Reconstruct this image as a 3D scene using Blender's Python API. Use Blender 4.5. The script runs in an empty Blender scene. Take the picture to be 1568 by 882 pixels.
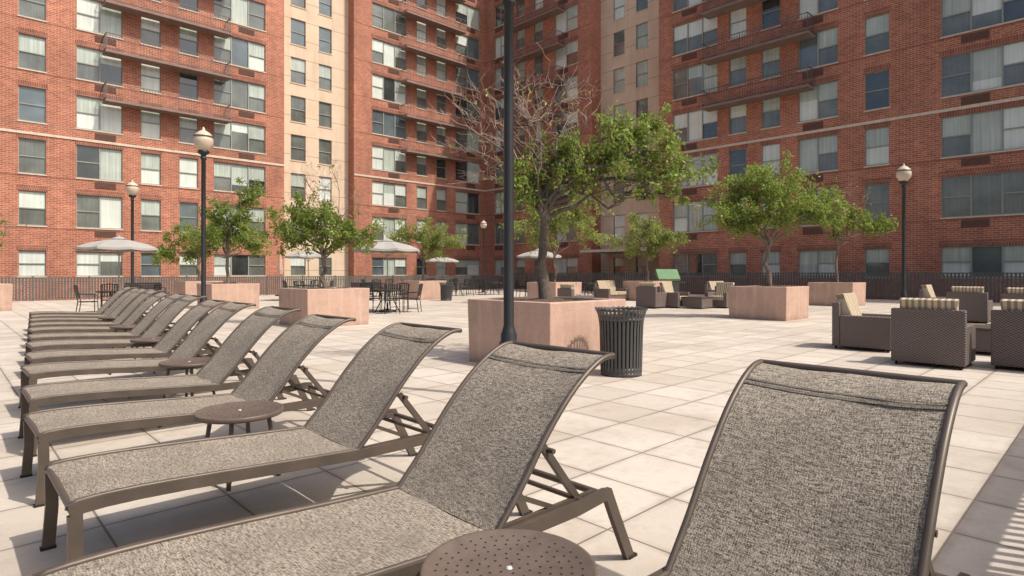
import bpy, math, random
import numpy as np
from mathutils import Vector, Matrix
random.seed(7)
SC = bpy.context.scene
COL = SC.collection

# ------------------------------------------------------------------ helpers
SN, CS = math.sin(math.radians(44.0)), math.cos(math.radians(44.0))
def C(x, d, z=0.0):
    """plan coordinates (right, away) -> world plan"""
    return (CS*x+SN*d, -SN*x+CS*d, z)
def CV(x, d, z=0.0):
    return Vector(C(x, d, z))

class MB:
    def __init__(s):
        s.v = []; s.f = []; s.m = []; s.sm = []; s.uv = []; s.hasuv = False
    def face(s, pts, mat, smooth=False, uv=None):
        i = len(s.v); s.v.extend([tuple(p) for p in pts])
        s.f.append(tuple(range(i, i+len(pts)))); s.m.append(mat); s.sm.append(smooth)
        s.uv.append(uv); s.hasuv = s.hasuv or uv is not None
    def idx(s, verts, faces, mat, smooth=False, uvs=None):
        i = len(s.v); s.v.extend([tuple(p) for p in verts])
        for k, f in enumerate(faces):
            s.f.append(tuple(a+i for a in f)); s.m.append(mat); s.sm.append(smooth)
            if uvs is not None:
                s.uv.append([uvs[a] for a in f]); s.hasuv = True
            else:
                s.uv.append(None)
    def box(s, lo, hi, mat):
        x0, y0, z0 = lo; x1, y1, z1 = hi
        v = [(x0,y0,z0),(x1,y0,z0),(x1,y1,z0),(x0,y1,z0),(x0,y0,z1),(x1,y0,z1),(x1,y1,z1),(x0,y1,z1)]
        f = [(0,3,2,1),(4,5,6,7),(0,1,5,4),(1,2,6,5),(2,3,7,6),(3,0,4,7)]
        s.idx(v, f, mat)
    def bar(s, p0, p1, w, h, mat, up=(0,0,1)):
        p0 = Vector(p0); p1 = Vector(p1); t = (p1-p0).normalized(); u = Vector(up)
        if abs(t.dot(u)) > .95: u = Vector((1,0,0))
        a = t.cross(u).normalized(); b = a.cross(t).normalized()
        v = []
        for p in (p0, p1):
            for sa, sb in ((-1,-1),(1,-1),(1,1),(-1,1)):
                v.append(p+a*sa*w/2+b*sb*h/2)
        f = [(0,1,2,3),(7,6,5,4),(0,4,5,1),(1,5,6,2),(2,6,7,3),(3,7,4,0)]
        s.idx(v, f, mat)
    def sweep(s, pts, w, h, mat):
        """rectangular section swept in an XZ plane; w is across Y"""
        pts = [Vector(p) for p in pts]; n = len(pts); v = []; f = []
        for i, p in enumerate(pts):
            t = (pts[min(i+1, n-1)]-pts[max(i-1, 0)]).normalized()
            b = Vector((-t.z, 0, t.x)); a = Vector((0, 1, 0))
            for sa, sb in ((-1,-1),(1,-1),(1,1),(-1,1)):
                v.append(p+a*sa*w/2+b*sb*h/2)
        for i in range(n-1):
            for k in range(4):
                f.append((i*4+k, i*4+(k+1)%4, (i+1)*4+(k+1)%4, (i+1)*4+k))
        f.append((0,1,2,3)); f.append(tuple((n-1)*4+k for k in (3,2,1,0)))
        s.idx(v, f, mat)
    def tube(s, pts, radii, n, mat):
        pts = [Vector(p) for p in pts]; m = len(pts)
        if not hasattr(radii, '__len__'): radii = [radii]*m
        v = []; f = []; ref = Vector((0.13, 0.31, 0.94))
        for i, p in enumerate(pts):
            t = (pts[min(i+1, m-1)]-pts[max(i-1, 0)])
            if t.length < 1e-9: t = Vector((0,0,1))
            t.normalize()
            r = ref if abs(t.dot(ref)) < .9 else Vector((1, 0, 0))
            a = t.cross(r).normalized(); b = t.cross(a)
            for k in range(n):
                an = 2*math.pi*k/n
                v.append(p+(a*math.cos(an)+b*math.sin(an))*radii[i])
        for i in range(m-1):
            for k in range(n):
                f.append((i*n+k, i*n+(k+1) % n, (i+1)*n+(k+1) % n, (i+1)*n+k))
        s.idx(v, f, mat, True)
        s.idx(v[:n], [tuple(range(n))], mat); s.idx(v[-n:], [tuple(range(n))], mat)
    def lathe(s, prof, n, mat, c=(0,0,0), smooth=True):
        v = []; f = []
        for r, z in prof:
            for k in range(n):
                an = 2*math.pi*k/n
                v.append((c[0]+r*math.cos(an), c[1]+r*math.sin(an), c[2]+z))
        for i in range(len(prof)-1):
            for k in range(n):
                f.append((i*n+k, i*n+(k+1) % n, (i+1)*n+(k+1) % n, (i+1)*n+k))
        s.idx(v, f, mat, smooth)
    def mesh(s, name):
        me = bpy.data.meshes.new(name)
        me.from_pydata(s.v, [], s.f)
        names = []
        for x in s.m:
            if x not in names: names.append(x)
        for x in names: me.materials.append(M[x])
        me.polygons.foreach_set('material_index', [names.index(x) for x in s.m])
        me.polygons.foreach_set('use_smooth', s.sm)
        if s.hasuv:
            l = me.uv_layers.new(name='UVMap'); data = []
            for f, u in zip(s.f, s.uv):
                for k in range(len(f)):
                    data.extend(u[k] if u is not None else (0, 0))
            l.data.foreach_set('uv', data)
        me.update()
        return me
    def obj(s, name, parent=None, bevel=0):
        o = bpy.data.objects.new(name, s.mesh(name)); COL.objects.link(o)
        if parent: o.parent = parent
        if bevel:
            md = o.modifiers.new('b', 'BEVEL'); md.width = bevel; md.segments = 2; md.limit_method = 'ANGLE'
        return o

def inst(name, me, loc=(0,0,0), rz=0.0, sc=1.0, bevel=0):
    o = bpy.data.objects.new(name, me); COL.objects.link(o)
    o.location = loc; o.rotation_euler = (0, 0, rz); o.scale = (sc,)*3
    if bevel:
        md = o.modifiers.new('b', 'BEVEL'); md.width = bevel; md.segments = 3; md.limit_method = 'ANGLE'
    return o
def empty(name, loc=(0,0,0)):
    o = bpy.data.objects.new(name, None); COL.objects.link(o); o.location = loc; return o

# ------------------------------------------------------------------ materials
M = {}
class NT:
    def __init__(s, name):
        s.mat = bpy.data.materials.new(name); s.mat.use_nodes = True
        s.t = s.mat.node_tree; s.n = s.t.nodes; s.l = s.t.links
        s.b = s.n['Principled BSDF']; M[name] = s.mat
        s.out = s.n['Material Output']
    def node(s, ty, **kw):
        x = s.n.new(ty)
        for k, v in kw.items(): setattr(x, k, v)
        return x
    def put(s, sock, v):
        if hasattr(v, 'links') or hasattr(v, 'is_linked'): s.l.new(v, sock)
        else: sock.default_value = v
    def math(s, op, a, b=0.0, c=0.0):
        x = s.node('ShaderNodeMath', operation=op)
        s.put(x.inputs[0], a); s.put(x.inputs[1], b); s.put(x.inputs[2], c); return x.outputs[0]
    def mix(s, fac, a, b, mode='MIX'):
        x = s.node('ShaderNodeMix', data_type='RGBA', blend_type=mode)
        s.put(x.inputs[0], fac); s.put(x.inputs[6], a if not isinstance(a, tuple) else (*a, 1)[:4])
        s.put(x.inputs[7], b if not isinstance(b, tuple) else (*b, 1)[:4]); return x.outputs[2]
    def tc(s, w='Object'): return s.node('ShaderNodeTexCoord').outputs[w]
    def sep(s, v):
        x = s.node('ShaderNodeSeparateXYZ'); s.l.new(v, x.inputs[0]); return x.outputs
    def comb(s, a, b, c=0.0):
        x = s.node('ShaderNodeCombineXYZ')
        s.put(x.inputs[0], a); s.put(x.inputs[1], b); s.put(x.inputs[2], c); return x.outputs[0]
    def noise(s, vec, scale, detail=4, rough=.55):
        x = s.node('ShaderNodeTexNoise'); s.l.new(vec, x.inputs['Vector'])
        x.inputs['Scale'].default_value = scale; x.inputs['Detail'].default_value = detail
        x.inputs['Roughness'].default_value = rough; return x.outputs['Fac']
    def rng(s, v, a, b, c, d):
        x = s.node('ShaderNodeMapRange'); s.put(x.inputs[0], v)
        for i, q in enumerate((a, b, c, d)): x.inputs[i+1].default_value = q
        return x.outputs[0]
    def scale(s, col, f):
        x = s.node('ShaderNodeVectorMath', operation='SCALE')
        s.put(x.inputs[0], col); s.put(x.inputs['Scale'], f); return x.outputs[0]
    def bump(s, h, strength=.3, dist=.01):
        x = s.node('ShaderNodeBump'); x.inputs['Strength'].default_value = strength
        x.inputs['Distance'].default_value = dist; s.l.new(h, x.inputs['Height'])
        s.l.new(x.outputs[0], s.b.inputs['Normal'])
    def base(s, col, rough=.8, metal=0.0):
        s.put(s.b.inputs['Base Color'], (*col, 1) if isinstance(col, tuple) else col)
        s.put(s.b.inputs['Roughness'], rough); s.b.inputs['Metallic'].default_value = metal
def simple(name, col, rough=.7, metal=0.0, ns=6.0, amt=.15, bump=0.0):
    t = NT(name); n = t.noise(t.tc(), ns, 5)
    t.l.new(t.scale(col, t.rng(n, .25, .75, 1-amt, 1+amt)), t.b.inputs['Base Color'])
    t.b.inputs['Roughness'].default_value = rough; t.b.inputs['Metallic'].default_value = metal
    if bump: t.bump(t.noise(t.tc(), ns*12, 3), bump, .01)
    return t

def brick(name, c1, c2, mortar, w=.31, h=.105, ms=.010):
    t = NT(name); o = t.sep(t.tc()); u = t.math('ADD', o[0], o[1]); v = t.comb(u, o[2])
    b = t.node('ShaderNodeTexBrick'); t.l.new(v, b.inputs['Vector'])
    b.inputs['Color1'].default_value = (*c1, 1); b.inputs['Color2'].default_value = (*c2, 1)
    b.inputs['Mortar'].default_value = (*mortar, 1); b.inputs['Scale'].default_value = 1
    b.inputs['Mortar Size'].default_value = ms; b.inputs['Mortar Smooth'].default_value = .2
    b.inputs['Brick Width'].default_value = w; b.inputs['Row Height'].default_value = h
    n1 = t.noise(t.tc(), .35, 5); n2 = t.noise(v, 3.0, 4)
    sv = t.comb(t.math('MULTIPLY', u, 1.2), t.math('MULTIPLY', o[2], .12)); n3 = t.noise(sv, 1.0, 5)
    g = t.math('MULTIPLY', t.rng(n1, .3, .7, .84, 1.16), t.rng(n2, .25, .75, .84, 1.16))
    g = t.math('MULTIPLY', g, t.rng(n3, .3, .7, .86, 1.1))
    t.base(t.scale(b.outputs['Color'], g), .9)
    t.bump(b.outputs['Fac'], -.35, .008)
brick('brick', (.46, .155, .088), (.31, .092, .053), (.54, .38, .28))
brick('brick_soldier', (.31, .105, .062), (.22, .07, .044), (.40, .27, .2), .105, .31)

t = NT('beige'); o = t.sep(t.tc()); z = t.math('FRACT', t.math('DIVIDE', o[2], 1.5))
j = t.math('GREATER_THAN', t.math('ABSOLUTE', t.math('SUBTRACT', z, .5)), .488)
c = t.mix(t.rng(t.noise(t.tc(), .8, 6), .3, .7, 0, 1), (.74, .58, .43), (.64, .49, .35))
sv = t.comb(t.math('MULTIPLY', t.math('ADD', o[0], o[1]), 2.2), t.math('MULTIPLY', o[2], .15))
c = t.mix(t.rng(t.noise(sv, 1.0, 5), .5, .75, 0, .4), c, (.45, .33, .22))
t.base(t.mix(j, c, (.32, .23, .15)), .9)
# pavers
t = NT('pavers'); o = t.sep(t.tc()); S = .61
px = t.math('DIVIDE', o[0], S); py = t.math('DIVIDE', o[1], S)
fx = t.math('ABSOLUTE', t.math('SUBTRACT', t.math('FRACT', px), .5)); fy = t.math('ABSOLUTE', t.math('SUBTRACT', t.math('FRACT', py), .5))
mx = t.math('MAXIMUM', fx, fy); j = t.rng(mx, .488, .493, 0, .85)
wn = t.node('ShaderNodeTexWhiteNoise', noise_dimensions='2D'); t.l.new(t.comb(t.math('FLOOR', px), t.math('FLOOR', py)), wn.inputs['Vector'])
wv = wn.outputs['Value']
c = t.mix(wv, (.505, .445, .375), (.62, .56, .485))
st = t.rng(t.noise(t.tc(), .5, 8, .68), .47, .70, 0, .7)
c = t.mix(st, c, (.38, .31, .24))
st = t.rng(t.noise(t.tc(), 2.4, 7, .7), .53, .75, 0, .65)
c = t.mix(st, c, (.33, .27, .21))
sp = t.rng(t.noise(t.tc(), 11, 6, .7), .52, .72, 0, .45)
c = t.mix(sp, c, (.38, .32, .26))
fine = t.noise(t.tc(), 130, 3)
c = t.mix(t.rng(fine, .3, .7, 0, .25), c, (.30, .25, .20))
en = t.math('MULTIPLY', t.rng(mx, .42, .489, 0, 1), t.rng(t.noise(t.tc(), 3, 4), .35, .7, .0, .7)); c = t.mix(en, c, (.30, .24, .185))
c = t.mix(j, c, (.14, .11, .09)); t.base(c, .85)
t.bump(t.math('SUBTRACT', t.math('MULTIPLY', fine, .1), j), .5, .006)
simple('lower_ground', (.16, .15, .13), .95, ns=.5)
# planter
t = NT('planter_stone'); n = t.noise(t.tc(), 140, 3, .7); n2 = t.noise(t.tc(), 2.2, 6, .65)
c = t.mix(t.rng(n, .35, .65, 0, 1), (.36, .215, .155), (.68, .47, .37))
o = t.sep(t.tc()); sv = t.comb(t.math('MULTIPLY', t.math('ADD', o[0], o[1]), 6), t.math('MULTIPLY', o[2], .7)); n3 = t.noise(sv, 1, 5)
c = t.mix(t.rng(n2, .42, .7, 0, .5), c, (.33, .22, .165)); c = t.mix(t.rng(n3, .5, .75, 0, .5), c, (.62, .50, .42))
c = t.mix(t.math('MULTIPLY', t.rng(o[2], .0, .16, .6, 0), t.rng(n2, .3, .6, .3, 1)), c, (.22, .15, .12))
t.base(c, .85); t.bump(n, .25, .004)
simple('soil', (.11, .075, .05), 1, ns=20, amt=.4, bump=.8)
simple('black_metal', (.03, .032, .034), .45, .3, 3, .2)
simple('can_metal', (.085, .083, .08), .45, .3, 6, .2)
simple('bronze', (.105, .082, .064), .45, .25, 8, .2)
simple('bronze_top', (.135, .098, .078), .5, .1, 14, .2)
simple('hole', (.015, .012, .01), .8)
simple('plug', (.6, .58, .55), .5)
simple('rail_brown', (.16, .125, .115), .6, .1)
simple('fence_grey', (.10, .108, .102), .55, .2, 2, .2)
simple('balcony_slab', (.25, .175, .145), .85, ns=2)
simple('stone_band', (.62, .52, .41), .85, ns=3)
simple('vent', (.14, .068, .05), .7)
simple('canopy', (.36, .345, .315), .85, ns=2, amt=.1)
simple('closed_canopy', (.5, .33, .27), .8)
simple('pole_wood', (.35, .33, .3), .5)
simple('window_frame', (.30, .30, .27), .5)
simple('green_lid', (.16, .28, .14), .4)
simple('bark', (.19, .145, .11), .95, ns=30, amt=.35, bump=.6)
simple('bark_main', (.15, .12, .095), .95, ns=25, amt=.45, bump=.9)
simple('twig', (.36, .25, .20), .9, ns=10)
simple('coping', (.42, .36, .3), .85)
def glass(name, col, rough, var=.25, folds=0.0, spec=.7, coat=0.0):
    t = NT(name); n = t.noise(t.tc(), .7, 3); g = t.rng(n, .3, .7, 1-var, 1+var)
    if folds:
        o = t.sep(t.tc()); u = t.math('ADD', o[0], o[1])
        f = t.noise(t.comb(t.math('MULTIPLY', u, 9), t.math('MULTIPLY', o[2], .25)), 1.0, 3)
        g = t.math('MULTIPLY', g, t.rng(f, .35, .65, 1-folds, 1+folds*.4))
    t.base(t.scale(col, g), rough)
    t.b.inputs['Specular IOR Level'].default_value = spec
    t.b.inputs['Coat Weight'].default_value = coat; t.b.inputs['Coat Roughness'].default_value = .03
    t.b.inputs['Coat IOR'].default_value = 1.8
    t.bump(t.noise(t.tc(), .9, 2), .06, .05)
glass('glass_dark', (.035, .045, .046), .05, .5, 0, 1.0, .5)
glass('glass_grey', (.14, .155, .135), .2, .35, .15, .7, .6)
glass('glass_blue', (.11, .145, .155), .1, .3, 0, .9, .5)
glass('blind', (.45, .51, .44), .4, .15, .2, .5, .6)
glass('blind_white', (.68, .73, .66), .4, .1, .12, .5, .5)
t = NT('lamp_globe'); n = t.noise(t.tc(), 8, 3); t.base(t.mix(n, (.50, .39, .28), (.68, .58, .46)), .3)
# sling weave
def sling(name, lo, hi):
    t = NT(name); uv = t.sep(t.tc('UV'))
    a = t.noise(t.comb(t.math('MULTIPLY', uv[0], 60), t.math('MULTIPLY', uv[1], 230)), 1, 2, .5)
    b = t.noise(t.comb(t.math('MULTIPLY', uv[0], 260), t.math('MULTIPLY', uv[1], 40), 7.7), 1, 2, .5)
    wa = t.math('SINE', t.math('MULTIPLY', uv[0], 2*math.pi/.012)); wb = t.math('SINE', t.math('MULTIPLY', uv[1], 2*math.pi/.012))
    w = t.math('MULTIPLY', wa, wb)
    s = t.math('ADD', t.math('ADD', a, b), t.math('MULTIPLY', w, .07))
    f = t.rng(s, .76, 1.24, 0, 1)
    big = t.noise(t.comb(uv[0], uv[1]), 4, 5)
    c = t.mix(f, lo, hi); c = t.mix(t.rng(big, .35, .72, 0, .45), c, (.13, .105, .082))
    t.base(c, .8); t.bump(s, .6, .004)
sling('sling', (.065, .05, .038), (.47, .405, .32))
sling('sling_seam', (.035, .027, .02), (.25, .21, .165))
t = NT('wicker'); o = t.sep(t.tc()); u = t.math('ADD', o[0], o[1])
wa = t.math('SINE', t.math('MULTIPLY', u, 2*math.pi/.05)); wb = t.math('SINE', t.math('MULTIPLY', o[2], 2*math.pi/.034))
w = t.math('MULTIPLY', wa, wb); t.base(t.mix(t.rng(w, -.6, .6, 0, 1), (.05, .038, .034), (.24, .185, .16)), .6)
t.bump(w, .6, .006)
t = NT('cushion'); o = t.sep(t.tc()); w = t.math('SINE', t.math('MULTIPLY', o[1], 2*math.pi/.075)); w2 = t.math('SINE', t.math('MULTIPLY', o[1], 2*math.pi/.031))
f = t.rng(t.math('ADD', w, t.math('MULTIPLY', w2, .4)), -.1, .2, 0, 1)
t.base(t.mix(f, (.56, .46, .33), (.27, .21, .14)), .9)
def leafmat(name, a, b, tr):
    t = NT(name); g = t.node('ShaderNodeNewGeometry'); r = g.outputs['Random Per Island']
    n = t.rng(t.noise(t.tc(), 1.6, 3), .35, .65, 0, 1)
    c = t.mix(t.math('ADD', t.math('MULTIPLY', r, .6), t.math('MULTIPLY', n, .4)), a, b)
    t.base(c, .5)
    tl = t.node('ShaderNodeBsdfTranslucent'); t.l.new(t.mix(.5, c, tr), tl.inputs[0])
    mx = t.node('ShaderNodeMixShader'); mx.inputs[0].default_value = .48
    t.l.new(t.b.outputs[0], mx.inputs[1]); t.l.new(tl.outputs[0], mx.inputs[2]); t.l.new(mx.outputs[0], t.out.inputs[0])
leafmat('leaf', (.08, .13, .025), (.30, .40, .085), (.46, .56, .10))
leafmat('leaf_light', (.13, .19, .045), (.38, .43, .13), (.48, .54, .13))
leafmat('leaf_dry', (.24, .13, .05), (.38, .26, .10), (.36, .25, .1))

# ------------------------------------------------------------------ ground / terrace
g = MB(); g.face([(-600,-600,-3.5),(700,-600,-3.5),(700,700,-3.5),(-600,700,-3.5)], 'lower_ground'); g.obj('ground')
g = MB(); g.box((-6, -.55, -3.4), (33.4, 35.6, 0), 'pavers'); g.obj('terrace')

# ------------------------------------------------------------------ buildings
ROWS = [(1.1, 2.6)]+[(1.05+3*k, 3.05+3*k) for k in range(1, 11)]
def P(ax, c, u, z, off):
    return (u, c-off, z) if ax == 'X' else (c-off, u, z)
def pbox(mb, ax, c, u0, u1, z0, z1, o0, o1, mat):
    a = P(ax, c, u0, z0, o0); b = P(ax, c, u1, z1, o1)
    mb.box([min(p, q) for p, q in zip(a, b)], [max(p, q) for p, q in zip(a, b)], mat)
def facade(W, G, ax, c, u0, u1, z0, z1, cols, mat, detail=True, rev='brick'):
    ops = []
    for (a, b, kind) in cols:
        for r, (za, zb) in enumerate(ROWS):
            if zb < z1-.3: ops.append((a, b, za, zb, kind, r))
    us = sorted(set([u0, u1]+[o[0] for o in ops]+[o[1] for o in ops]))
    zs = sorted(set([z0, z1]+[o[2] for o in ops]+[o[3] for o in ops]))
    for i in range(len(us)-1):
        for k in range(len(zs)-1):
            uc = (us[i]+us[i+1])/2; zc = (zs[k]+zs[k+1])/2
            if any(o[0] < uc < o[1] and o[2] < zc < o[3] for o in ops): continue
            W.face([P(ax, c, us[i], zs[k], 0), P(ax, c, us[i+1], zs[k], 0), P(ax, c, us[i+1], zs[k+1], 0), P(ax, c, us[i], zs[k+1], 0)], mat)
    D = .16
    for (a, b, za, zb, kind, r) in ops:
        for q in ((a, za, a, zb), (b, za, b, zb), (a, zb, b, zb), (a, za, b, za)):
            W.face([P(ax, c, q[0], q[1], 0), P(ax, c, q[2], q[3], 0), P(ax, c, q[2], q[3], -D), P(ax, c, q[0], q[1], -D)], rev)
        pbox(W, ax, c, a-.05, b+.05, za-.07, za-.003, -.02, .04, 'stone_band' if mat != 'beige' else 'beige')
        if detail:
            pbox(W, ax, c, a-.08, b+.08, zb+.003, zb+.3, -.02, .012, 'brick_soldier')
        fw = .05
        n = {'S': 1, 'D': 2, 'T': 3}[kind]
        pbox(G, ax, c, a, b, zb-fw, zb, -D+.005, -.07, 'window_frame')
        pbox(G, ax, c, a, b, za, za+fw, -D+.005, -.07, 'window_frame')
        wU = (b-a)/n
        for k in range(n+1):
            uu = a+k*wU; lo = max(a, uu-fw/2-.01); hi = min(b, uu+fw/2+.01)
            pbox(G, ax, c, lo, hi, za+fw, zb-fw, -D+.005, -.072, 'window_frame')
        mode = random.random()
        for k in range(n):
            l, h = a+k*wU+.03, a+(k+1)*wU-.03
            hung = (n == 1) or (k != 1 if n == 3 else k == 0)
            zm = (za+zb)/2
            m2 = mode if random.random() < .6 else random.random()
            if m2 < .48: up, dn = random.choice([('blind','blind'),('blind_white','blind_white'),('blind','blind_white')])
            elif m2 < .67: up, dn = random.choice(['blind','blind_white']), random.choice(['glass_grey','glass_dark'])
            elif m2 < .84: up = dn = 'glass_grey'
            elif m2 < .90: up = dn = 'glass_blue'
            else: up = dn = 'glass_dark'
            if hung:
                pbox(G, ax, c, l, h, zm-.03, zm+.03, -D+.02, -.08, 'window_frame')
                if dn.startswith('blind') and random.random() < .6: dn = 'glass_grey'
                rng = ((za+.03, zm-.02, dn, 0), (zm+.02, zb-.03, up, .02))
            elif up != dn:
                s = za+(zb-za)*random.uniform(.25, .7); rng = ((za+.03, s, dn, 0), (s, zb-.03, up, 0))
            else: rng = ((za+.03, zb-.03, up, 0),)
            for z_a, z_b, mm, of in rng:
                ti = random.uniform(-.008, .008)
                G.face([P(ax, c, l, z_a, -D+.02+of+ti), P(ax, c, h, z_a, -D+.02+of-ti), P(ax, c, h, z_b, -D+.02+of-ti), P(ax, c, l, z_b, -D+.02+of+ti)], mm)
        if kind in 'DT' and detail and r > 0:
            m = a+(b-a)*.62
            pbox(W, ax, c, m-.55, m+.55, za-.55, za-.16, -.02, .02, 'vent')
            for q in range(5):
                zz = za-.52+q*.075
                pbox(W, ax, c, m-.53, m+.53, zz, zz+.03, .02, .035, 'vent')
def courses(W, ax, c, u0, u1, zmax):
    for k in range(1, 11):
        z = 3*k+.885
        if z > zmax-.5: break
        pbox(W, ax, c, u0, u1, z, z+.075, -.01, .006, 'brick_soldier')
    pbox(W, ax, c, u0, u1, 9.30, 9.45, -.01, .05, 'stone_band')
def balcony(Bm, ax, c, u0, u1, z, dep=1.0):
    pbox(Bm, ax, c, u0, u1, z-.13, z, .002, dep, 'balcony_slab')
    for zz in (z+1.02, z+.1):
        pbox(Bm, ax, c, u0+.03, u1-.03, zz, zz+.04, dep-.08, dep-.04, 'rail_brown')
        for u in (u0+.03, u1-.07):
            pbox(Bm, ax, c, u, u+.04, zz, zz+.04, .01, dep-.085, 'rail_brown')
    n = int((u1-u0)/.165)
    for k in range(n+1):
        u = u0+.05+(u1-u0-.12)*k/n; w = .045 if k % 12 == 0 else .016
        pbox(Bm, ax, c, u, u+w, z+.003, z+1.02, dep-.07, dep-.054, 'rail_brown')
    for k in range(6):
        o = .05+k*(dep-.15)/6
        for u in (u0+.04, u1-.065): pbox(Bm, ax, c, u, u+.016, z+.003, z+1.02, o, o+.016, 'rail_brown')

ZB = -3.45
e = empty('apartment_building')
W = MB(); G = MB(); B = MB()
colsA = [(-4.6,-2.2,'D'),(-1.2,.6,'S'),(3.3,4.55,'S'),(6.0,8.36,'D'),(9.37,10.5,'S'),(11.6,12.75,'S'),(13.76,17.3,'T')]
facade(W, G, 'X', 44, -8, 18.7, ZB, 31, colsA, 'brick')
facade(W, G, 'X', 44.9, 18.7, 24.5, ZB, 31, [(19.6,20.8,'S'),(21.9,23.0,'S')], 'beige', False, 'beige')
facade(W, G, 'X', 44, 24.5, 38.8, ZB, 31, [(26.2,29.6,'T'),(30.7,31.8,'S'),(32.9,34.0,'S'),(35.1,38.1,'D')], 'brick')
W.face([(18.7,44,ZB),(18.7,44.9,ZB),(18.7,44.9,31),(18.7,44,31)], 'brick'); W.face([(24.5,44,ZB),(24.5,44.9,ZB),(24.5,44.9,31),(24.5,44,31)], 'brick')
W.face([(-8,44,ZB),(-8,58,ZB),(-8,58,31),(-8,44,31)], 'brick')
W.box((-8.1, 45.2, 31.0), (40, 58, 31.3), 'coping'); W.box((-8.1, 43.9, 31.01), (38.8, 45.2, 31.31), 'coping')
courses(W, 'X', 44, -8, 18.7, 31); courses(W, 'X', 44, 24.5, 38.8, 31)
for k in range(4, 10):
    z = 3*k-.12
    if z > 29: break
    balcony(B, 'X', 44, 7.3, 14.6, z); balcony(B, 'X', 44, 29.0, 35.6, z)
W.obj('walls', e); G.obj('windows', e); B.obj('balconies', e)
e = empty('apartment_building')
W = MB(); G = MB(); B = MB()
HR = 23.4
facade(W, G, 'Y', 38.8, 30.7, 44, ZB, 31, [(32.2,34.8,'D'),(36.2,37.3,'S'),(38.5,39.6,'S'),(41.0,42.6,'D')], 'brick')
facade(W, G, 'Y', 40, 22.6, 30.7, ZB, 31, [(28.3,29.4,'S'),(26.1,27.2,'S')], 'beige', False, 'beige')
facade(W, G, 'Y', 36, -12, 22.6, ZB, HR, [(18.3,21.5,'T'),(16.4,17.5,'S'),(14.35,15.45,'S'),(11.2,13.3,'D'),(8.7,9.85,'S'),(2.9,6.45,'T'),(-1.2,0,'S'),(-5.5,-2.6,'T'),(-9.5,-8,'S')], 'brick')
W.face([(38.8,30.7,ZB),(40,30.7,ZB),(40,30.7,31),(38.8,30.7,31)], 'brick')
W.face([(36,22.6,ZB),(40,22.6,ZB),(40,22.6,HR),(36,22.6,HR)], 'brick'); W.face([(36,-12,ZB),(52,-12,ZB),(52,-12,HR),(36,-12,HR)], 'brick')
W.box((35.9, -12.1, HR), (52, 22.7, HR+.3), 'coping'); W.box((38.7, 22.75, 31), (52, 43.8, 31.3), 'coping')
W.face([(40,22.6,HR),(52,22.6,HR),(52,22.6,31),(40,22.6,31)], 'brick')
courses(W, 'Y', 38.8, 30.7, 44, 31); courses(W, 'Y', 36, -12, 22.6, HR)
for k in range(4, 10):
    z = 3*k-.12
    if z < 29: balcony(B, 'Y', 38.8, 33.6, 40.2, z)
    if z < HR-1.5: balcony(B, 'Y', 36, 12.4, 18.9, z)
W.box((36.4, 22.62, 2.9), (39.98, 30.0, 3.1), 'stone_band')
W.obj('walls', e); G.obj('windows', e); B.obj('balconies', e)

# ------------------------------------------------------------------ fences
def fence(name, ax, c, u0, u1, h=1.08, sp=.11, pw=.012, rw=.02, mid=True):
    mb = MB()
    pbox(mb, ax, c, u0, u1, h-.05, h, -rw, rw, 'fence_grey')
    for z in ((.10, h-.22) if mid else (.10,)):
        pbox(mb, ax, c, u0, u1, z, z+.035, -.018, .018, 'fence_grey')
    n = int((u1-u0)/sp)
    for k in range(n+1):
        u = u0+(u1-u0)*k/n
        if k % 18 == 0: pbox(mb, ax, c, u-.038, u+.038, 0, h+.04, -.038, .038, 'fence_grey')
        else: pbox(mb, ax, c, u-pw, u+pw, .06, h-.01, -.012, .012, 'fence_grey')
    mb.obj(name)
fence('metal_fence', 'X', 35.3, -5.5, 33, 1.1, .12, .034)
fence('metal_fence', 'Y', 33.1, -.2, 35.2, 1.32, .14, .040)
fence('metal_fence', 'X', -.22, -5.5, 33, 1.12, .10, .020, .075, False)

# ------------------------------------------------------------------ planters
PW = 1.65
def planter_mesh():
    m = MB(); h = .92; w = PW; t = .11; b = .02
    v = [(b,b,0),(w-b,b,0),(w-b,w-b,0),(b,w-b,0),(0,0,h),(w,0,h),(w,w,h),(0,w,h),
         (t,t,h),(w-t,t,h),(w-t,w-t,h),(t,w-t,h),(t,t,h-.1),(w-t,t,h-.1),(w-t,w-t,h-.1),(t,w-t,h-.1)]
    f = []
    for k in range(4):
        n = (k+1) % 4
        f += [(k,n,4+n,4+k),(4+k,4+n,8+n,8+k),(8+k,8+n,12+n,12+k)]
    m.idx(v, f, 'planter_stone'); n = 14; vv = []; ff = []
    for i in range(n+1):
        for j in range(n+1):
            x = t+(w-2*t)*i/n; y = t+(w-2*t)*j/n
            vv.append((x, y, h-.05+random.uniform(-.02,.02)+.07*math.exp(-((x-w/2)**2+(y-w/2)**2)*6)))
    for i in range(n):
        for j in range(n): ff.append((i*(n+1)+j,(i+1)*(n+1)+j,(i+1)*(n+1)+j+1,i*(n+1)+j+1))
    m.idx(vv, ff, 'soil', True)
    return m.mesh('planter')
PM = planter_mesh()
PLANTERS = {'main':(5.6,5.1),'p2':(6.2,13.3),'p3':(6.8,22.0),'p4':(8.2,30.2),'p5':(.2,26.6),'p6':(16.4,6.36),'p7':(25.2,7.3),'p8':(23.4,15.0),'p9':(16.6,23.6),'p10':(17.9,16.0)}
for k, (x, y) in PLANTERS.items(): inst('stone_planter', PM, (x, y, 0), bevel=.018)

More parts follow.
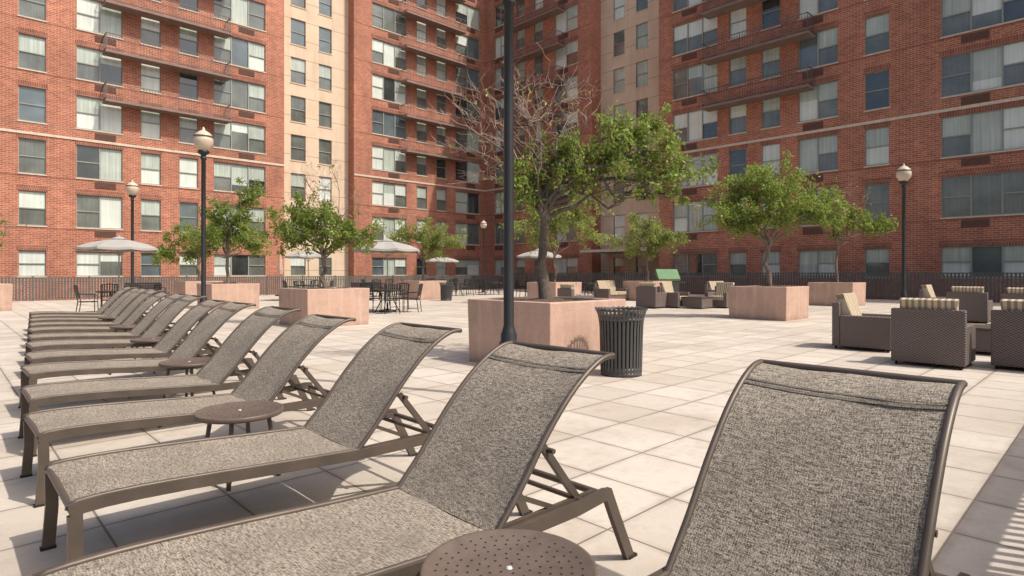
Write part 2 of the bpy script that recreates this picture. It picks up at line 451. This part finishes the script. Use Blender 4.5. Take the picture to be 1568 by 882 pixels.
# ------------------------------------------------------------------ trees
def crook(p0, p1, n, j, rnd):
    pts = [Vector(p0)]; L = (Vector(p1)-Vector(p0)).length
    for i in range(1, n):
        f = i/n; p = Vector(p0).lerp(Vector(p1), f)
        p += Vector((rnd.gauss(0,1), rnd.gauss(0,1), rnd.gauss(0,.7)))*j*L*math.sin(math.pi*f)
        p.z += .06*L*math.sin(math.pi*f); pts.append(p)
    pts.append(Vector(p1)); return pts
def tree(name, pl, fork, tr, lobes, leaf='leaf', ls=.07, seed=1, bark='bark', twk=13, lm=1.0):
    """lobes: (right, away, z, radius, leaves) relative to trunk in plan; leaves=0 -> bare"""
    rnd = random.Random(seed); nr = np.random.default_rng(seed)
    x, y = PLANTERS[pl]; bx, by = x+PW/2, y+PW/2
    mb = MB(); base = Vector((bx, by, .84)); fk = Vector((bx+rnd.uniform(-.06,.06), by+rnd.uniform(-.06,.06), fork))
    tp = crook(base, fk, 6, .035, rnd)
    mb.tube(tp, [tr*1.4, tr*1.1]+[tr*(1.03-.06*i) for i in range(5)], 10, bark)
    LC = []
    for (r, a, z, rad, nl) in lobes:
        c = Vector((bx, by, 0))+CV(r, a, z)
        start = tp[rnd.choice([-1,-1,-2])]; limb = crook(start, c, 6, .08, rnd)
        bare = nl == 0
        r0 = tr*(rnd.uniform(.45, .6) if not bare else .36)
        mb.tube(limb, [r0*(1-.78*i/6) for i in range(7)], 7, bark)
        K = twk if not bare else 9; segs = []
        for k in range(K):
            s = limb[rnd.randint(3, 6)]
            dv = Vector((rnd.gauss(0,1), rnd.gauss(0,1), rnd.gauss(.7 if bare else .1, .8))).normalized()
            e = c+dv*rad*rnd.uniform(.6, 1.25)
            tw = crook(s, e, 5, .1, rnd)
            rr = r0*.2 if not bare else r0*.26
            mb.tube(tw, [rr*(1-.6*i/5) for i in range(6)], 4, bark if not bare else 'twig')
            segs.append(tw)
            for q in range(3 if bare else 2):
                b0 = tw[rnd.randint(2, 5)]; d2 = (dv+Vector((rnd.gauss(0,.8), rnd.gauss(0,.8), rnd.gauss(.3,.7)))).normalized()
                t2 = crook(b0, b0+d2*rad*rnd.uniform(.25,.7), 3, .12, rnd)
                mb.tube(t2, [rr*.6, rr*.5, rr*.4, rr*.3], 3, 'twig'); segs.append(t2)
        if nl:
            per = int(nl*lm)//len(segs)+1
            for sg in segs:
                pts = np.array([list(p) for p in sg[1:]]); m = max(2, int(per*rnd.uniform(.1, 2.1)))
                i = nr.integers(0, len(pts)-1, m); f = nr.random((m, 1))
                pp = pts[i]*(1-f)+pts[np.minimum(i+1, len(pts)-1)]*f+nr.normal(0, rad*.11, (m, 3))
                LC.append(pp)
        else:
            for sg in segs[::12]:
                pts = np.array([list(p) for p in sg[1:]]); m = 4
                LC.append(pts[nr.integers(0, len(pts), m)]+nr.normal(0, .03, (m, 3)))
    P_ = np.concatenate(LC); n = len(P_)
    a = nr.normal(0, 1, (n, 3)); a[:, 2] -= .5; a /= np.linalg.norm(a, axis=1)[:, None]
    b = nr.normal(0, 1, (n, 3)); b -= (b*a).sum(1)[:, None]*a; b /= np.linalg.norm(b, axis=1)[:, None]
    L = ls*nr.uniform(.6, 1.3, (n, 1)); wd = L*.25
    V = np.stack([P_, P_+a*L*.45+b*wd, P_+a*L, P_+a*L*.5-b*wd], 1).reshape(-1, 3)
    o = mb.obj(name)
    me = bpy.data.meshes.new('foliage'); me.vertices.add(4*n); me.vertices.foreach_set('co', V.ravel())
    me.loops.add(4*n); me.loops.foreach_set('vertex_index', np.arange(4*n))
    me.polygons.add(n); me.polygons.foreach_set('loop_start', np.arange(0, 4*n, 4)); me.polygons.foreach_set('loop_total', np.full(n, 4))
    me.materials.append(M[leaf]); me.materials.append(M['leaf_dry']); me.polygons.foreach_set('material_index', (nr.random(n) < .05).astype(int))
    me.update(); me.validate()
    f = bpy.data.objects.new('foliage', me); COL.objects.link(f); f.parent = o
    return o
tree('locust_tree', 'main', 2.3, .08, [
    (-.3,-.1,2.7,.34,1200),(.1,.1,3.0,.36,1100),(.55,0,3.05,.34,1000),(1.05,-.1,3.05,.42,1400),(1.6,0,2.95,.42,1500),
    (1.25,.2,3.4,.36,1100),(1.65,0,3.6,.28,700),(2.1,.1,2.85,.32,900),(.5,-.3,2.65,.26,500),(1.45,-.2,2.55,.26,450),(-.4,.5,2.45,.3,600),(1.95,0,2.45,.2,300),
    (.1,.9,2.7,.45,500),(.8,1.0,2.7,.45,500),
    (-.75,0,3.4,.65,0),(-.3,.2,3.75,.6,0),(.2,0,3.8,.6,0),(-1.15,.1,3.1,.5,0),(.6,.2,3.75,.45,0),(-.9,.1,2.7,.45,0),(-.1,-.2,3.3,.5,0),(-.5,-.2,3.9,.4,0),(-1.2,-.1,3.6,.4,0)], 'leaf', .070, 3, 'bark_main', lm=.85)
tree('locust_tree', 'p2', 1.75, .06, [
    (-.9,0,2.55,.5,1300),(-.4,.2,2.75,.5,1300),(.1,0,2.75,.45,1200),(.7,0,2.4,.4,900),(1.2,.1,2.3,.4,900),(-1.2,.1,2.25,.4,900),(-.2,-.2,2.3,.4,900),(.4,0,2.1,.35,600),
    (0,.1,3.5,.6,0),(-.5,0,3.7,.5,0),(.8,0,3.1,.5,0),(.2,0,3.9,.4,0)], 'leaf', .085, 5, lm=1.1)
tree('locust_tree', 'p3', 2.0, .06, [
    (-.5,0,2.7,.55,1100),(.1,.2,3.1,.6,1300),(.6,0,2.7,.6,1200),(.5,0,3.7,.5,1000),(.8,.1,4.4,.45,800),(-.6,.1,3.6,.5,900),(1.1,0,2.3,.4,600),(-1.0,0,2.2,.4,500),(0,0,4.2,.6,0)], 'leaf', .10, 8, lm=1.2)
tree('locust_tree', 'p4', 2.2, .06, [
    (-1.4,0,2.4,.6,800),(-.6,0,3.0,.7,1000),(.3,0,3.3,.7,1000),(1.0,.2,2.8,.6,800),(-.3,0,2.3,.5,500),(-1.9,0,2.1,.4,400)], 'leaf', .12, 9, lm=1.2)
tree('locust_tree', 'p5', 2.0, .06, [(-.6,0,2.6,.5,700),(0,0,2.8,.5,700),(.3,0,2.2,.35,400),(.5,0,2.9,.5,0),(.1,0,3.2,.5,0),(1.0,0,2.7,.5,0)], 'leaf', .10, 12)
tree('locust_tree', 'p6', 2.2, .065, [
    (-1.1,0,3.2,.6,1500),(-.4,.1,3.8,.65,1600),(.3,0,4.0,.6,1500),(.9,0,3.5,.65,1500),(1.5,.1,3.2,.55,1300),(0,-.3,3.2,.6,1400),(-1.5,0,2.9,.45,800),(.6,.2,2.9,.5,900),(-.7,0,2.7,.4,600),(1.9,0,3.0,.35,500),(-1.2,0,3.7,.4,500)], 'leaf', .092, 14, twk=15, lm=1.1)
tree('locust_tree', 'p7', 2.6, .05, [
    (-.9,0,3.8,.6,900),(-.3,0,4.2,.5,600),(.7,0,3.5,.6,900),(1.6,0,3.2,.5,700),(-.2,0,3.3,.5,500),(2.0,0,3.1,.4,400),(.4,0,4.5,.8,0),(-.6,0,4.5,.6,0),(1.2,0,4.2,.7,0)], 'leaf', .11, 17, lm=1.1)
tree('locust_tree', 'p8', 2.0, .06, [
    (-1.0,0,2.7,.7,900),(-.2,0,3.4,.7,1000),(.6,0,3.2,.7,1000),(1.2,0,2.8,.6,700),(.1,0,2.6,.6,700)], 'leaf_light', .12, 19, lm=1.3)
tree('locust_tree', 'p9', 2.0, .06, [
    (-1.4,0,3.0,.6,700),(-.8,0,3.2,.6,700),(0,0,3.2,.7,900),(.8,0,3.0,.7,900),(1.5,0,2.8,.6,700),(.6,0,2.4,.5,500),(-.2,0,4.0,.7,0),(-1,0,4.0,.5,0)], 'leaf_light', .12, 23, lm=1.3)
tree('locust_tree', 'p10', 2.2, .06, [
    (-1.3,0,3.2,.7,900),(-.6,0,3.9,.7,900),(.2,0,3.6,.7,900),(1.0,0,3.6,.7,900),(1.6,0,3.0,.6,700),(-.4,0,2.9,.6,600),(1.3,0,4.3,.5,500)], 'leaf_light', .11, 29, lm=1.4)

# ------------------------------------------------------------------ lamps
def lamp_mesh():
    m = MB(); H = 4.2
    m.lathe([(.0,0),(.16,0),(.16,.04),(.13,.07),(.11,.1),(.10,.5),(.105,.52),(.105,.56),(.085,.6),(.085,.66),(.07,.70),(.055,.76),(.052,3.0),(.05,H-.12),(.07,H-.1),(.07,H-.06),(.05,H-.04),(.06,H),(.11,H+.03),(.13,H+.06),(.13,H+.1),(.1,H+.12),(0,H+.12)], 20, 'black_metal')
    m.lathe([(.10,H+.10),(.15,H+.16),(.2,H+.24),(.225,H+.33),(.22,H+.40),(.20,H+.44),(.215,H+.46),(.19,H+.50),(.13,H+.56),(.07,H+.60),(.03,H+.62),(.035,H+.65),(.02,H+.68),(0,H+.7)], 24, 'lamp_globe')
    m.lathe([(.19,H+.435),(.226,H+.44),(.226,H+.462),(.19,H+.468)], 24, 'bronze')
    return m.mesh('street_lamp')
LM = lamp_mesh()
for p in (C(-.034,6.2), (4.7,15.8,0), (5.4,26.7,0), (22.8,5.1,0), (26.5,30.2,0)):
    inst('street_lamp', LM, p)

# ------------------------------------------------------------------ chaise lounges
def catmull(P_, per=6):
    P_ = [Vector((p[0], 0, p[1])) for p in P_]; out = []
    for i in range(len(P_)-1):
        p0 = P_[max(i-1, 0)]; p1 = P_[i]; p2 = P_[i+1]; p3 = P_[min(i+2, len(P_)-1)]
        for k in range(per):
            t = k/per
            out.append(.5*((2*p1)+(p2-p0)*t+(2*p0-5*p1+4*p2-p3)*t*t+(3*p1-p0-3*p2+p3)*t**3))
    out.append(P_[-1]); return out
def lounge_mesh(seed, top=0.0):
    rnd = random.Random(seed); m = MB(); HW = .328
    seat = catmull([(0,.372),(.03,.398),(.25,.402),(.6,.385),(.95,.362),(1.26,.345)])
    bk = catmull([(1.26,.345),(1.39,.485),(1.53,.655),(1.67,.80+top*.6),(1.79,.89+top),(1.89,.937+top),(1.965,.945+top)])
    def sheet(pts, sag, s0):
        nv = 12; v = []; uv = []; f = []; s = s0; n = len(pts)
        for i, p in enumerate(pts):
            if i: s += (pts[i]-pts[i-1]).length
            t = (pts[min(i+1, n-1)]-pts[max(i-1, 0)]).normalized(); nn = Vector((-t.z, 0, t.x))
            for j in range(nv+1):
                y = -HW+2*HW*j/nv; k = 1-(y/HW)**2
                e = math.sin(math.pi*min(1, i/(n-1)))
                q = p-nn*(sag*k*(.4+.6*e))+nn*(.004*math.sin(s*9+y*7+seed)+.002*math.sin(s*31+y*19+seed*2))*k
                v.append((q.x, y, q.z)); uv.append((s+seed*3.1, y+seed*.37))
        for i in range(n-1):
            for j in range(nv):
                f.append((i*(nv+1)+j, (i+1)*(nv+1)+j, (i+1)*(nv+1)+j+1, i*(nv+1)+j+1))
        m.idx(v, f, 'sling', True, uv); return s
    s = sheet(seat, .018, 0); sheet(bk, .022, s)
    for idx, w in ((24, .014), (25, .008)):
        p = bk[idx]; t = (bk[idx+1]-p).normalized(); nn = Vector((-t.z, 0, t.x)); n = 12
        vs = []; uv = []; fs = []
        for j in range(n+1):
            y = -HW+2*HW*j/n; k = 1-(y/HW)**2; e = math.sin(math.pi*idx/(len(bk)-1))
            q = p-nn*(.022*k*(.4+.6*e))+nn*.0045
            for d in (-w/2, w/2): vs.append((q.x+t.x*d, y, q.z+t.z*d)); uv.append((d+idx, y))
        for j in range(n): fs.append((2*j,2*j+1,2*j+3,2*j+2))
        m.idx(vs, fs, 'sling_seam', True, uv)
    for sy in (-1, 1):
        y = sy*(HW+.008)
        rail = [Vector((.0,y,.372)),Vector((.05,y,.380))]+[Vector((p.x, y, p.z-.018)) for p in seat[9::3]]+[Vector((1.45,y,.325)),Vector((1.7,y,.322)),Vector((1.88,y,.335)),Vector((1.915,y,.33))]
        m.sweep(rail, .028, .05, 'bronze')
        m.sweep([Vector((1.90,y,.345)),Vector((1.96,y,.22)),Vector((2.07,y,0))], .026, .05, 'bronze')
        m.sweep([Vector((.020,y,.352)),Vector((.022,y,.2)),Vector((.008,y,0))], .0275, .05, 'bronze')
        yb = sy*(HW-.004)
        m.tube([Vector((p.x, yb, p.z)) for p in bk[::2]], .0125, 8, 'bronze')
        m.tube([Vector((p.x, yb, p.z+.002)) for p in seat[::2]], .011, 8, 'bronze')
        ys = sy*(HW-.045)
        m.bar((1.55,ys,.60), (1.76,ys,.34), .022, .03, 'bronze'); m.bar((1.28,ys,.33), (1.87,ys,.33), .02, .03, 'bronze')
        m.bar((1.40,ys,.44), (1.62,ys,.335), .014, .02, 'bronze')
        m.box((-.022,y-.018,0),(.038,y+.018,.012), 'hole'); m.box((2.05,y-.018,0),(2.11,y+.018,.012), 'hole')
    for (x, z, r) in ((.012,.375,.016),(.6,.335,.012),(1.28,.315,.014),(1.76,.335,.012),(1.9,.325,.016),(1.57,.585,.011),(1.965,.942+top,.014)):
        m.tube([(x,-HW,z),(x,HW,z)], r, 8, 'bronze')
    return m.mesh('chaise_lounge')
LMs = [lounge_mesh(1), lounge_mesh(2, -.012), lounge_mesh(3, .01)]
CH = [(.69,.40,0,0),(1.93,.205,1,-.3),(3.2,.365,0,0),(4.55,.40,1,.6),(5.72,.47,2,-.5),(7.08,.58,0,.5),(8.25,.70,1,0),(9.55,.82,2,.6),(10.75,.93,0,-.6),(12.1,1.05,1,0),(13.3,1.16,2,0),(14.6,1.28,0,.5),(15.8,1.4,1,0),(17.1,1.5,0,0)]
for y, x, k, r in CH:
    inst('chaise_lounge', LMs[k], (x, y, 0), math.radians(r))

def side_table():
    m = MB(); R = .262; h = .43
    m.lathe([(0,h-.004),(R-.02,h-.004),(R-.012,h+.003),(R-.003,h+.003),(R,h-.002),(R,h-.022),(R-.006,h-.028),(R-.02,h-.026),(0,h-.02)], 48, 'bronze_top')
    for ring in range(1, 8):
        r = ring*.031; n = int(2*math.pi*r/.036)
        for k in range(n):
            a = 2*math.pi*k/n+ring*.37
            if abs(math.sin(a*2)) < .12 and ring > 2: continue
            cx, cy = r*math.cos(a), r*math.sin(a)
            m.face([(cx+.0042*math.cos(q*math.pi/4), cy+.0042*math.sin(q*math.pi/4), h-.0028) for q in range(8)], 'hole')
    m.lathe([(.010,h-.003),(.008,h+.001),(0,h+.002)], 16, 'plug')
    for k in range(4):
        a = math.pi/4+k*math.pi/2; c, s = math.cos(a), math.sin(a)
        m.tube([(c*.17,s*.17,h-.02),(c*.20,s*.20,h*.5),(c*.235,s*.235,0)], .014, 8, 'bronze')
    m.lathe([(.16,h-.045),(.18,h-.045),(.18,h-.03),(.16,h-.03)], 32, 'bronze')
    return m.mesh('side_table')
ST = side_table()
for p in ((1.215,1.27,0),(1.38,3.92,0),(1.78,6.42,0),(2.05,8.95,0),(2.25,11.4,0),(2.5,13.95,0)): inst('side_table', ST, p, random.uniform(0,1))

# ------------------------------------------------------------------ litter bins
def bin_mesh():
    m = MB(); n = 34
    m.lathe([(0,.04),(.235,.04),(.245,.1),(.262,.74),(.25,.76),(.22,.5),(.0,.45)], 32, 'hole')
    m.lathe([(.2,0),(.26,0),(.26,.055),(.2,.055)], 32, 'can_metal'); m.lathe([(.258,.055),(.262,.11),(.250,.11)], 32, 'can_metal')
    m.lathe([(.272,.70),(.290,.70),(.290,.735),(.272,.735)], 32, 'can_metal')
    for k in range(n):
        a = 2*math.pi*k/n; c, s = math.cos(a), math.sin(a); tv = Vector((-s, c, 0)); w = .032
        prof = [(.262,.05),(.268,.3),(.276,.6),(.285,.7),(.30,.77),(.325,.83),(.342,.855)]
        v = []; f = []
        for i, (r, z) in enumerate(prof):
            ww = w*.5*(1 if i < 6 else .7); o = Vector((c*r, s*r, z)); ii = Vector((c*(r-.008), s*(r-.008), z))
            v += [o-tv*ww, o+tv*ww, ii+tv*ww, ii-tv*ww]
        for i in range(len(prof)-1):
            for q in range(4): f.append((4*i+q, 4*i+(q+1)%4, 4*i+4+(q+1)%4, 4*i+4+q))
        f.append((0,1,2,3)); f.append(tuple(4*(len(prof)-1)+q for q in range(4)))
        m.idx(v, f, 'can_metal')
    m.lathe([(.322,.815),(.332,.835),(.326,.845),(.31,.82),(.322,.815)], 40, 'can_metal')
    return m.mesh('trash_can')
BM = bin_mesh()
inst('trash_can', BM, C(1.40,7.62)); inst('trash_can', BM, C(-3.1,28.0))

# ------------------------------------------------------------------ wicker furniture
def wicker_mesh(w=.86, dep=.88):
    m = MB(); h = w/2   # faces +x, back at x=0
    m.box((.0,-h,.05),(.12,h,.80), 'wicker'); m.box((.123,-h,.05),(dep,-h+.13,.58), 'wicker'); m.box((.123,h-.13,.05),(dep,h,.58), 'wicker')
    m.box((.123,-h+.133,.05),(dep-.02,h-.133,.29), 'wicker')
    n = max(1, round((w-.26)/.62)); iw = (w-.27)/n
    for k in range(n):
        y0 = -h+.137+k*iw
        m.box((.16,y0,.293),(dep+.01,y0+iw-.008,.44), 'cushion')
        v = [(.125,y0,.445),(.32,y0,.445),(.32,y0+iw-.008,.445),(.125,y0+iw-.008,.445),(.03,y0-.05,.93),(.16,y0-.05,.95),(.16,y0+iw+.042,.95),(.03,y0+iw+.042,.93)]
        m.idx(v, [(0,3,2,1),(4,5,6,7),(0,1,5,4),(1,2,6,5),(2,3,7,6),(3,0,4,7)], 'cushion')
    for x in (.05, dep-.05):
        for y in (-h+.06, h-.06): m.box((x-.02,y-.02,0),(x+.02,y+.02,.05), 'hole')
    return m.mesh('wicker_armchair')
WM = wicker_mesh(); WS = wicker_mesh(1.5)
R90 = math.pi/2
for (x, y, r, me, nm) in ((9.8,1.92,0.02,WM,'wicker_armchair'),(10.25,.86,-.03,WM,'wicker_armchair'),(11.5,3.55,-R90+.03,WM,'wicker_armchair'),
        (19.2,2.9,0,WM,'wicker_armchair'),(18.6,1.7,0,WM,'wicker_armchair'),(21.4,4.3,-R90,WM,'wicker_armchair'),
        (18.7,12.3,0,WM,'wicker_armchair'),(19.9,12.3,-R90,WM,'wicker_armchair'),(21.6,10.6,2*R90,WM,'wicker_armchair'),
        (22.6,17.2,-R90,WS,'wicker_sofa'),(14.5,12.6,-.3,WM,'wicker_armchair'),(24.4,12.6,-R90,WS,'wicker_sofa')):
    inst(nm, me, (x, y, 0), r, 1, .018)
m = MB(); m.box((-.4,-.4,.05),(.4,.4,.40), 'wicker'); m.box((-.43,-.43,.403),(.43,.43,.43), 'bronze')
WT = m.mesh('wicker_coffee_table'); inst('wicker_coffee_table', WT, (12.3,1.5,0), 0, 1, .01); inst('wicker_coffee_table', WT, (20.1,11.0,0), 0, 1, .01)

# ------------------------------------------------------------------ dining sets
def umbrella_mesh(closed=False):
    m = MB(); R = 1.12; n = 8
    m.lathe([(0,0),(.28,0),(.28,.06),(.1,.09),(.03,.12),(.03,.3),(0,.3)], 24, 'black_metal')
    m.tube([(0,0,.1),(0,0,2.36)], .02, 10, 'pole_wood')
    if closed:
        m.lathe([(.03,1.2),(.13,1.25),(.15,1.5),(.10,2.0),(.05,2.3),(.0,2.42)], 9, 'closed_canopy', smooth=False); return m.mesh('closed_umbrella')
    ring = []
    for r, z in ((.10,2.37),(.45,2.30),(.85,2.20),(R,2.09)):
        row = []
        for k in range(n*4):
            a = 2*math.pi*k/(n*4); ph = (k % 4)/4; s = math.cos(math.pi/n)/math.cos(2*math.pi/n*(ph-.5))
            row.append((r*s*math.cos(a), r*s*math.sin(a), z-.03*math.sin(math.pi*ph)*(r/R)))
        ring.append(row)
    v = [p for row in ring for p in row]; N = n*4; f = []
    for i in range(len(ring)-1):
        for k in range(N): f.append((i*N+k, i*N+(k+1)%N, (i+1)*N+(k+1)%N, (i+1)*N+k))
    m.idx(v, f, 'canopy')
    last = ring[-1]; v = last+[(p[0]*1.005, p[1]*1.005, p[2]-.07) for p in last]
    m.idx(v, [(k,(k+1)%N,N+(k+1)%N,N+k) for k in range(N)], 'canopy')
    m.lathe([(.24,2.36),(.16,2.40),(.03,2.44),(.03,2.48),(0,2.50)], 8, 'canopy', smooth=False)
    for k in range(n):
        a = 2*math.pi*k/n; m.tube([(.03*math.cos(a),.03*math.sin(a),2.33),(R*.9*math.cos(a),R*.9*math.sin(a),2.08)], .008, 4, 'pole_wood')
        m.tube([(.02*math.cos(a),.02*math.sin(a),1.85),(.6*math.cos(a),.6*math.sin(a),2.18)], .006, 4, 'pole_wood')
    return m.mesh('patio_umbrella')
def dtable():
    m = MB(); m.lathe([(.03,.70),(.58,.70),(.6,.715),(.6,.735),(.58,.742),(.03,.74)], 36, 'black_metal')
    for k in range(4):
        a = math.pi/4+k*math.pi/2; m.tube([(.25*math.cos(a),.25*math.sin(a),.70),(.2*math.cos(a),.2*math.sin(a),.4),(.42*math.cos(a),.42*math.sin(a),0)], .018, 8, 'black_metal')
    return m.mesh('patio_table')
def dchair():
    m = MB()
    m.box((-.22,-.23,.42),(.22,.23,.445), 'black_metal')
    for y in (-.235,.235):
        m.tube([(.22,y,0),(.21,y,.43),(.2,y,.64),(-.2,y,.66)], .013, 6, 'black_metal'); m.tube([(-.27,y,0),(-.21,y,.43),(-.31,y,.92)], .014, 6, 'black_metal')
        m.tube([(.21,y,.12),(-.25,y,.12)], .009, 5, 'black_metal')
    m.tube([(-.31,-.235,.92),(-.325,0,.945),(-.31,.235,.92)], .014, 6, 'black_metal'); m.tube([(-.235,-.235,.55),(-.235,.235,.55)], .011, 6, 'black_metal')
    for k in range(7):
        y = -.2+k*.0667; m.bar((-.235,y,.55),(-.315,y,.93), .028, .008, 'black_metal')
    return m.mesh('patio_chair')
UM, UC, DT, DC = umbrella_mesh(), umbrella_mesh(True), dtable(), dchair()
def dset(x, d, umb=True, rot=.3, n=4):
    p = C(x, d)
    inst('patio_table', DT, p, rot)
    if umb: inst('patio_umbrella', UM, p, rot)
    for k in range(n):
        a = rot+2*math.pi*k/n; inst('patio_chair', DC, (p[0]+.82*math.cos(a), p[1]+.82*math.sin(a), 0), a+math.pi+random.uniform(-.2,.2))
dset(-4.15,19.8, rot=.5, n=5); dset(-12.3,18.6, rot=.1); dset(-9.6,28, rot=.8); dset(-4.6,39, rot=0); dset(1.26,28, rot=.4)
dset(-1.2,36, False, .3); dset(-7.2,33, False, .7); dset(-3.2,34, False, .2); dset(4.2,33.5, False, .2)
inst('closed_umbrella', UC, C(-13.1,33.6), 0)
def bench():
    m = MB()
    for k in range(5): m.bar((-.75,-.2+k*.095,.44),(.75,-.2+k*.095,.44), .08, .025, 'black_metal')
    for k in range(4): m.bar((-.75,.24+k*.025,.52+k*.1),(.75,.24+k*.025,.52+k*.1), .02, .08, 'black_metal')
    for x in (-.7,.7):
        m.tube([(x,-.22,0),(x,-.22,.62),(x,.2,.64)], .02, 6, 'black_metal'); m.tube([(x,.25,0),(x,.22,.42),(x,.34,.88)], .02, 6, 'black_metal')
    return m.mesh('park_bench')
BN = bench()
for x, d, r in ((-13.4,27.5,.1),(-6.7,27.8,0),(-3.9,31,0),(-16.3,26.5,.2)): inst('park_bench', BN, C(x, d), r)
m = MB(); m.box((-.5,-.3,.12),(.5,.3,.85), 'can_metal'); m.box((-.8,-.3,.8),(-.503,.3,.84), 'can_metal'); m.box((.503,-.3,.8),(.8,.3,.84), 'can_metal')
m.idx([(-.55,-.35,1.0),(.55,-.35,1.0),(.55,.3,1.5),(-.55,.3,1.5),(-.55,-.3,.9),(.55,-.3,.9),(.55,.35,1.2),(-.55,.35,1.2)],[(0,1,2,3),(4,5,6,7),(0,1,5,4),(1,2,6,5),(2,3,7,6),(3,0,4,7)],'green_lid')
for x in (-.42,.42):
    for y in (-.24,.24): m.box((x-.03,y-.03,0),(x+.03,y+.03,.118),'hole')
inst('barbecue_grill', m.mesh('barbecue_grill'), C(8.0,30.5), -.75)

# ------------------------------------------------------------------ light
az = math.atan2(.38, -.925); el = math.radians(54)
sd = Vector((math.sin(az)*math.cos(el), math.cos(az)*math.cos(el), math.sin(el)))
sun = bpy.data.lights.new('sun', 'SUN'); sun.energy = 4.0; sun.angle = math.radians(.7); sun.color = (1, .94, .85)
so = bpy.data.objects.new('sun', sun); COL.objects.link(so); so.rotation_euler = sd.to_track_quat('Z', 'Y').to_euler(); so.location = (0,0,50)
w = bpy.data.worlds.new('World'); SC.world = w; w.use_nodes = True
bg = w.node_tree.nodes['Background']; sk = w.node_tree.nodes.new('ShaderNodeTexSky'); sk.sky_type = 'NISHITA'
sk.sun_disc = False; sk.sun_elevation = el; sk.sun_rotation = az; sk.air_density = 1.0; sk.dust_density = 5.0; sk.ozone_density = .6
w.node_tree.links.new(sk.outputs[0], bg.inputs[0]); bg.inputs[1].default_value = .15

cam = bpy.data.cameras.new('camera'); co = bpy.data.objects.new('camera', cam); COL.objects.link(co)
co.location = (0, 0, 1.3); co.rotation_euler = (math.radians(90), 0, -math.radians(44)); cam.sensor_width = 36
cam.lens = 910/1568*36; cam.shift_y = -23/1568; cam.clip_end = 2000; cam.clip_start = .05
SC.camera = co
SC.view_settings.view_transform = 'Standard'; SC.view_settings.look = 'None'; SC.view_settings.exposure = 0
